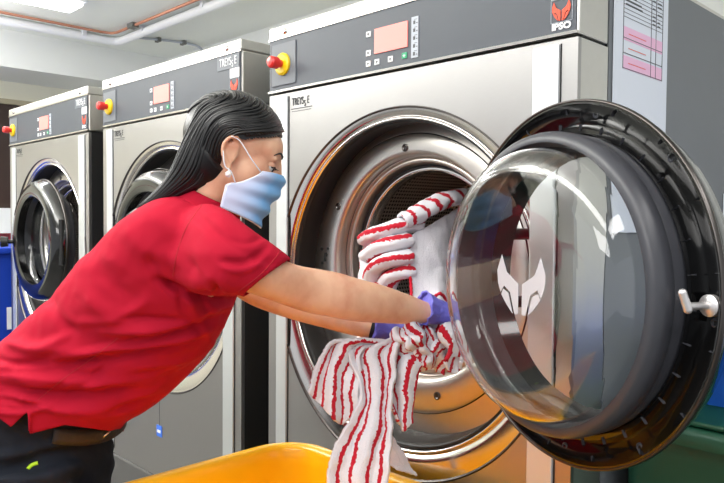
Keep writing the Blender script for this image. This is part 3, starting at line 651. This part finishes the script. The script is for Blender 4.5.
for v,nn in zip(me.vertices,nrm):
    x,y=PX(v.co); w=max(0,min(1,(-nn.dot(F)+.15)*1.6)); dsp=0
    for x1,y1,x2,y2,wd,am in folds:
        L2=(x2-x1)**2+(y2-y1)**2; t=((x-x1)*(x2-x1)+(y-y1)*(y2-y1))/L2; 
        if -.3<t<1.3:
            tcl=max(0,min(1,t)); off=5*math.sin(t*PI)
            px_,py_=x1+(x2-x1)*t,y1+(y2-y1)*t+off
            d2=((x-px_)**2+(y-py_)**2)/(wd*wd)
            if d2<9: dsp+=am*2.0*math.exp(-d2)*(1-min(1,abs(t-tcl)/.3))
    dsp+=.0035*noise.noise(Vector((x*.02,y*.05,1.3))) + .0015*noise.noise(v.co*45)
    v.co+=nn*(dsp*w if w>0 else 0)
hem=[(-2000,398),(-90,398),(-10,414),(0,419),(11,427),(28,411),(30,434),(65,425),(110,431),(118,429),(150,436)]
def hemy(x):
    for (a,b),(c,d) in zip(hem,hem[1:]):
        if a<=x<=c: return b+(d-b)*(x-a)/(c-a)
    return 1e3
b=NB(); b.from_mesh(me); dele=[]
cu_c=W(268,277,1.25); cuN=(W(289,258,1.25)-W(244,295,1.25)).cross(FH).normalized()
if cuN.dot(R)<0: cuN=-cuN
for f in b.faces:
    c=f.calc_center_median(); x,y=PX(c)
    if y>hemy(x) and x<130: dele.append(f)
    elif (c-cu_c).dot(cuN)>.0 and (c-cu_c).length<.074: dele.append(f)
bmesh.ops.delete(b,geom=dele,context='FACES')
for v in b.verts:
    if v.is_boundary:
        x,y=PX(v.co)
        if (v.co-cu_c).length<.085 and abs((v.co-cu_c).dot(cuN))<.02: v.co-=cuN*(v.co-cu_c).dot(cuN)
        elif x<122:
            z=(v.co-CAM).dot(F); v.co+=-U*((hemy(x)-y)/FPX*z)
o=obj('polo_shirt',b,shirt,wo,True,world=True); so=o.modifiers.new('s','SOLIDIFY'); so.thickness=.003; so.offset=-1
def surf_line(pts,r,name,m,lift=.0,n=60):
    # a line laid on the near side of the shirt by casting rays
    from mathutils.bvhtree import BVHTree
    dgx=bpy.context.evaluated_depsgraph_get(); bv=SHB
    out=[]
    for q in spline([(x,y,0) for x,y in pts],n):
        d=(W(q.x,q.y,1)-CAM).normalized(); h=bv.ray_cast(CAM,d)
        if h[0]: out.append(h[0]-d*lift)
    b=NB(); path_tube(b,out,r,6); return obj(name,b,m,wo,True,world=True)
from mathutils.bvhtree import BVHTree
bt=NB(); bt.from_mesh(o.data); SHB=BVHTree.FromBMesh(bt)
surf_line([(202,205),(188,225),(178,250),(173,276)],.0012,'armhole_seam',seamm)
surf_line([(281,251),(262,273),(238,292)],.0010,'sleeve_hem_seam',seamm)
surf_line([(118,338),(90,360),(62,380),(38,400)],.0010,'side_seam',seamm)
# collar
b=NB(); cc=[]
for k in range(25):
    a=PI*2*k/24; 
    base=W(206,209,1.40)+ (W(235,221,1.40)-W(178,192,1.40))*.5*math.cos(a)*1.02+FH*.078*math.sin(a)
    cc.append(base)
upv=(W(212,190,1.4)-W(200,216,1.4)).normalized()
rings=[]
for i,(h,s) in enumerate(((-.012,1.10),(.0,1.10),(.016,1.0),(.028,.93),(.031,.91),(.024,.88),(.0,.90))):
    cen_=W(206,209,1.40); rings.append([cen_+(p-cen_)*s+upv*h for p in cc[:-1]])
loft(b,rings,False,False); obj('collar',b,shirt,wo,True,world=True)
# trousers
TB=NB()
pel=[((-16,350),(114,408),1.585,.160),((-36,376),(112,424),1.595,.172),((-40,384),(112,428),1.60,.174),((-66,405),(106,440),1.60,.180),((-80,435),(104,462),1.60,.185),((-70,470),(103,490),1.60,.180),((-45,500),(98,515),1.60,.16)]
body(TB,pel,16,1.0,None,2.3)
for hpnt,k,an in legs:
    path_tube(TB,spline([hpnt+Vector((0,0,.0)),hpnt.lerp(k,.5)+RH*.01,k,k.lerp(an,.5)-RH*.005,an+Vector((0,0,-.02))],16),[.115,.114,.110,.104,.097,.093,.088,.083,.08,.077,.075,.073,.07,.068,.066,.066],24)
me=volume(TB,.007,5); me.update()
nrm=[v.normal.copy() for v in me.vertices]
for v,nn in zip(me.vertices,nrm):
    x,y=PX(v.co); v.co+=nn*(.012*noise.noise(Vector((x*.018+y*.02,y*.06-x*.03,4)))+.009*math.exp(-((y-(440+.25*(70-x)))/5)**2)-.009*math.exp(-((y-(462-.35*(x-30)))/5)**2))
tr=obj('trousers',me,navy,wo,True,world=True)
b=NB(); rr=[]
for (a,c,w) in interp([((-36,346),(113,420),1.597,.172),((-42,354),(114,428),1.60,.176),((-47,360),(114,435),1.60,.178)],4):
    rr.append(ring((a+c)/2,(a-c)/2*1.02,FH*w*1.02,96,2.3)[20:63])
loft(b,rr,False,False,closed=False); bl=obj('belt',b,beltm,wo,True,world=True); s=bl.modifiers.new('s','SOLIDIFY'); s.thickness=.004; s.offset=1
b=NB(); path_tube(b,[W(103,437,1.545),W(110,431,1.555)],.003,8); obj('belt_buckle',b,steelp,wo,True,world=True)
bt=NB(); bt.from_mesh(me); SHB=BVHTree.FromBMesh(bt)
o=surf_line([(28,469),(32,465),(38,463)],.0045,'pocket_tag',lime)
for hpnt,k,an in legs:
    b=NB(); z=FZ
    base=Vector((an.x,an.y,z+.0015)); side=RH.cross(Vector((0,0,1)))
    rg=[]
    for u,w_,h in ((-.07,.028,.05),(-.055,.038,.075),(0,.042,.085),(.06,.046,.06),(.12,.048,.045),(.165,.038,.032),(.185,.018,.022)):
        c=base+RH*u; rg.append([c+side*w_*math.cos(t)+Vector((0,0,max(.0,h*.5+h*.5*math.sin(t)))) for t in [2*PI*q/20 for q in range(20)]])
    loft(b,rg); obj('shoe',b,shoem,wo,True,world=True)
# mask
def maskpt(az,z,o=0):
    # radial shell round the lower face
    k=1-((z+.05)/.11)**2*.28
    bul=.017*math.exp(-(az/.45)**2)*math.exp(-((z+.030)/.034)**2)
    rx,ry=.083*k+bul+o,.070*k+o
    return hp(.006+rx*max(0,math.cos(az))**.72 if az*az<2.4 else .006+rx*math.cos(az),ry*(1 if az>0 else -1)*abs(math.sin(az))**.85,z)
b=NB(); uvl=b.loops.layers.uv.new(); nr,nc=40,60; vs=[]
for i in range(nr):
    v=i/(nr-1); row=[]
    amax=1.05+.62*min(1,v*2.2); zt=-.012; zb_=-.124
    for j in range(nc):
        az=(j/(nc-1)*2-1)*amax; z=zt+(zb_-zt)*v
        z-= .012*(abs(az)/1.6)**2*(1-v) 
        z+= .020*(abs(az)/1.6)**1.5*v
        pl=.0034*math.sin(v*PI*6.5)*math.exp(-(abs(az)/1.3)**4)
        row.append(b.verts.new(maskpt(az,z,.004+pl)))
    vs.append(row)
for i in range(nr-1):
    for j in range(nc-1):
        f=b.faces.new((vs[i][j],vs[i][j+1],vs[i+1][j+1],vs[i+1][j])); f.smooth=True
        for lo,(a,c) in zip(f.loops,((i,j),(i,j+1),(i+1,j+1),(i+1,j))): lo[uvl].uv=(abs(c/(nc-1)*2-1),a/(nr-1))
mk=[[Vector(x.co) for x in r] for r in vs]
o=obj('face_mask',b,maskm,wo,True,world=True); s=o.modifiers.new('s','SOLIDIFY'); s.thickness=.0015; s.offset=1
b=NB()
path_tube(b,[p for p in mk[0]],.0014,6); path_tube(b,[p for p in mk[-1]],.0014,6)
for j in (0,-1): path_tube(b,[r[j] for r in mk],.0016,6)
obj('mask_border',b,maskw,o,True)
for s,j in ((-1,0),(1,-1)):
    b=NB(); a=mk[1][j]; c=mk[14][j]
    path_tube(b,spline([a,a.lerp(hp(.004,s*.080,.020),.5)+hl*s*.006,hp(.002,s*.081,.026),hp(-.016,s*.088,.030)],16),.0013,6)
    path_tube(b,spline([c,hp(.0,s*.080,-.034),hp(-.014,s*.082,-.026),hp(-.024,s*.086,.0)],12),.0013,6); obj('ear_loop',b,maskw,o,True)
b=NB(); hball(b,(-.004,-.082,-.040),(.0062,.0062,.0062),16,12); path_tube(b,[hp(-.005,-.081,-.036),hp(-.006,-.080,-.028)],.0012,6); obj('earring',b,pearl,wo,True,world=True)
# hair
HB=NB()
cenH=Vector((-.010,0,.036)); rad=Vector((.100,.083,.090))
def sk(d,lift=0): 
    d=d.normalized(); return hp(*(cenH+Vector((d.x*(rad.x+lift),d.y*(rad.y+lift),d.z*(rad.z+lift)))))
rr=random.Random(7)
HS=[((196,124),(234,176),1.378,.078),((188,140),(224,186),1.372,.068),((181,158),(211,190),1.366,.054),((173,175),(193,194),1.36,.040),((161,188),(174,203),1.352,.027),((146,201),(155,213),1.346,.016),((126,215),(131,221),1.342,.005)]
HI=interp(HS,22)
def hsec(k,phi,gr):
    a,c,w_=HI[k]; return (a+c)/2+(a-c)/2*math.cos(phi)*gr-FH*w_*math.sin(phi)*gr
def finish(P1,s,q,w,gr,k0):
    phi=math.radians(8+168*q)*(-s)
    tail=[hsec(k,phi,gr*(1+.02*math.sin(k*.9+q*9))) for k in range(k0,22)]
    pts=spline(P1+tail[::3],34)
    for _ in range(6): pts=[pts[0]]+[pts[k]*.4+(pts[k-1]+pts[k+1])*.3 for k in range(1,33)]+[pts[33]]
    r=[w*(1 if k<26 else max(.2,(34-k)/8)) for k in range(34)]
    path_tube(HB,pts,r,6)
def strand(s,th0,q,lift,w):
    st=Vector((math.cos(th0),.03*s,math.sin(th0)))
    m1=Vector((.75*math.cos(th0)+.06,s*(.62+.25*q),.62-.38*q+.2*math.sin(th0)))
    m2=Vector((-.30-.45*(1-q),s*(.86-.35*(1-q)),.30-.42*q))
    D=spline([st,m1,m2],9)
    P1=[sk(d,lift*(.3+.7*math.sin(PI*min(1,k/15)))) for k,d in enumerate(D)]
    finish(P1,s,q,w,1.03+rr.uniform(-.02,.05),4)
for s in (-1,1):
    for i in range(230 if s<0 else 110):
        th0=math.radians(rr.uniform(26,165)); q=min(1,max(0,(140-math.degrees(th0))/112+rr.uniform(-.12,.12)))
        strand(s,th0,q,rr.uniform(0,.007),rr.uniform(.0014,.0030))
    # hairline from the forehead over the temple to the ear
    for i in range(70):
        u=i/69; A_=Vector((.90,s*.10,.44)); B_=Vector((.66,s*.66,.26)); C_=Vector((.22,s*.98,.02))
        st=(A_.lerp(B_,u*2) if u<.5 else B_.lerp(C_,u*2-1))
        m=Vector((-.02-.2*(1-u),s*1.0,.34-.18*u)); m2=Vector((-.42,s*.88,.02-.10*u))
        D=spline([st,(st.normalized()*.5+m.normalized()*.5)+Vector((0,0,.05)),m,m2],9)
        finish([sk(d,.001+.004*math.sin(k/9*PI)+rr.uniform(0,.001)) for k,d in enumerate(D)],s,min(1,.70+.28*u+rr.uniform(-.08,.08)),rr.uniform(.0012,.0024),1.04,5)
strands=bpy.data.meshes.new('hs'); HB.to_mesh(strands); HB.free()
V=NB(); m_=HM@Matrix.Translation(cenH)@Matrix.Diagonal((*(rad*.985),1)); bmesh.ops.create_uvsphere(V,u_segments=160,v_segments=110,radius=1,matrix=m_)
# remove the part of the cap in front of the hairline and below the ears
for f in list(V.faces):
    q=HM.inverted()@f.calc_center_median()
    if (q.x>.012 and q.z<.032+.45*(q.x-.012)) or (q.z<.032 and q.x>-.030 and abs(q.y)>.03) or q.z<-.03: V.faces.remove(f)
b=NB(); b.from_mesh(strands); me2=bpy.data.meshes.new('t'); V.to_mesh(me2); b.from_mesh(me2); V.free()
loft(b,[ring((a+c)/2,(a-c)/2*.97,FH*w_*.97,36) for a,c,w_ in HI])
obj('hair',b,hairm,wo,True,world=True)
# gloves
def hand(wr,fwd,nrm_,side,name,curl=.9,sc_=1.0,cuffr=.034,lab=None):
    """wr wrist point, fwd fingers' direction, nrm_ back of the hand, side thumb side"""
    fwd=fwd.normalized(); nrm_=(nrm_-fwd*nrm_.dot(fwd)).normalized(); sd=fwd.cross(nrm_)*side
    b=NB()
    L=lambda f,s,n: wr+fwd*f*sc_+sd*s*sc_+nrm_*n*sc_
    rg=[]
    for f,wd,th in ((-.045,.034,.032),(-.03,.031,.027),(-.01,.029,.023),(.01,.031,.020),(.035,.039,.018),(.065,.043,.016),(.085,.041,.014),(.095,.036,.010)):
        c=L(f,0,0); rg.append(ring(c,sd*wd*sc_,nrm_*th*sc_,24,2.4))
    loft(b,rg)
    for k,(s0,ln,r0) in enumerate(((.031,.070,.0098),(.011,.078,.0102),(-.010,.073,.0098),(-.030,.058,.0086))):
        c=curl*(1+.08*k); p=[L(.075,s0*.95,0)]; ang=0; pos=p[0].copy()
        for seg,(fr,da) in enumerate(((.20,0),(.42,.55*c),(.28,.75*c),(.22,.6*c))):
            ang+=da; pos=pos+(fwd*math.cos(ang)-nrm_*math.sin(ang))*ln*fr*sc_*1.15+sd*(s0*.06)*sc_; p.append(pos.copy())
        path_tube(b,spline(p,14),[r0*(1.06-.28*i/13)*sc_ for i in range(14)],12)
        ball(b,p[-1],r0*.78*sc_,12,8)
    p=[L(.018,.024,-.004),L(.042,.046,-.014),L(.066,.052,-.030),L(.086,.044,-.042)]
    path_tube(b,spline(p,12),[(.0155-.0055*i/11)*sc_ for i in range(12)],12); ball(b,p[-1],.0098*sc_,12,8)
    me=volume(b,.0026,2)
    for v in me.vertices: v.co+=v.normal*(.0012*noise.noise(v.co*110)) 
    o=obj(name,me,glove,wo,True,world=True)
    b=NB(); rg=[]
    for f,k in ((-.030,1.0),(-.045,1.10),(-.050,1.22),(-.053,1.20),(-.050,1.08)):
        rg.append([p+fwd*.003*math.sin(q*1.7)+ (p-L(f,0,0))*.05*math.sin(q*2.1) for q,p in enumerate(ring(L(f,0,0),sd*.033*k*sc_,nrm_*.030*k*sc_,28))])
    loft(b,rg,False,False); obj('cuff',b,glove,o,True)
hand(W(444,313,1.505),(W(470,320,1.53)-W(435,312,1.495)),U*.8-F*.5,-1,'glove',.95)
hand(W(390,331,1.545),(W(425,336,1.58)-W(386,330,1.545)),U*.85-F*.4,1,'glove',.55,.95)
b=NB(); ax=(W(386,331,1.55)-W(360,324,1.555)).normalized(); n1=(U-ax*U.dot(ax)).normalized(); n2=ax.cross(n1)
c=W(374.5,328.5,1.55); loft(b,[ring(c+ax*k*.007,n1*q,n2*q*1.15,28) for k,q in ((-1,.0235),(-1,.0285),(1,.028),(1,.0232))],False,False); obj('wrist_band',b,blackr,wo,True,world=True,auto=40)
# ------------------------------------------------------------------ light
wd=bpy.data.worlds.new('world'); sc.world=wd; wd.use_nodes=True
bg=wd.node_tree.nodes['Background']; bg.inputs[0].default_value=(.93,.96,1,1); bg.inputs[1].default_value=.8
def area(loc,size,power,rot=(0,0,0),col=(1,.98,.96)):
    l=bpy.data.lights.new('light','AREA'); l.shape='RECTANGLE'; l.size,l.size_y=size; l.energy=power; l.color=col
    o=bpy.data.objects.new('light',l); C.objects.link(o); o.location=loc; o.rotation_euler=rot
area((-1.0,-1.5,2.22),(3.0,.5),38)
area((-3.6,-1.4,2.22),(2.0,.5),44)
area((-4.4,-.05,2.22),(.2,1.2),14)
area((.9,-.4,2.22),(.5,2.0),26)
area((-.2,-2.8,2.0),(2.0,.6),26,(math.radians(55),0,math.radians(25)))
area((-2.6,-1.3,1.75),(3.5,.3),95,(PI,0,0))  # added upward fill over the machine row to brighten the ceiling, no fixture there
area((-4.9,-1.6,1.75),(.3,2.5),75,(PI,0,0))  # second added upward fill, lightens the ceiling and beam at the left
sc.view_settings.view_transform='Standard'; sc.view_settings.look='None'; sc.view_settings.exposure=0
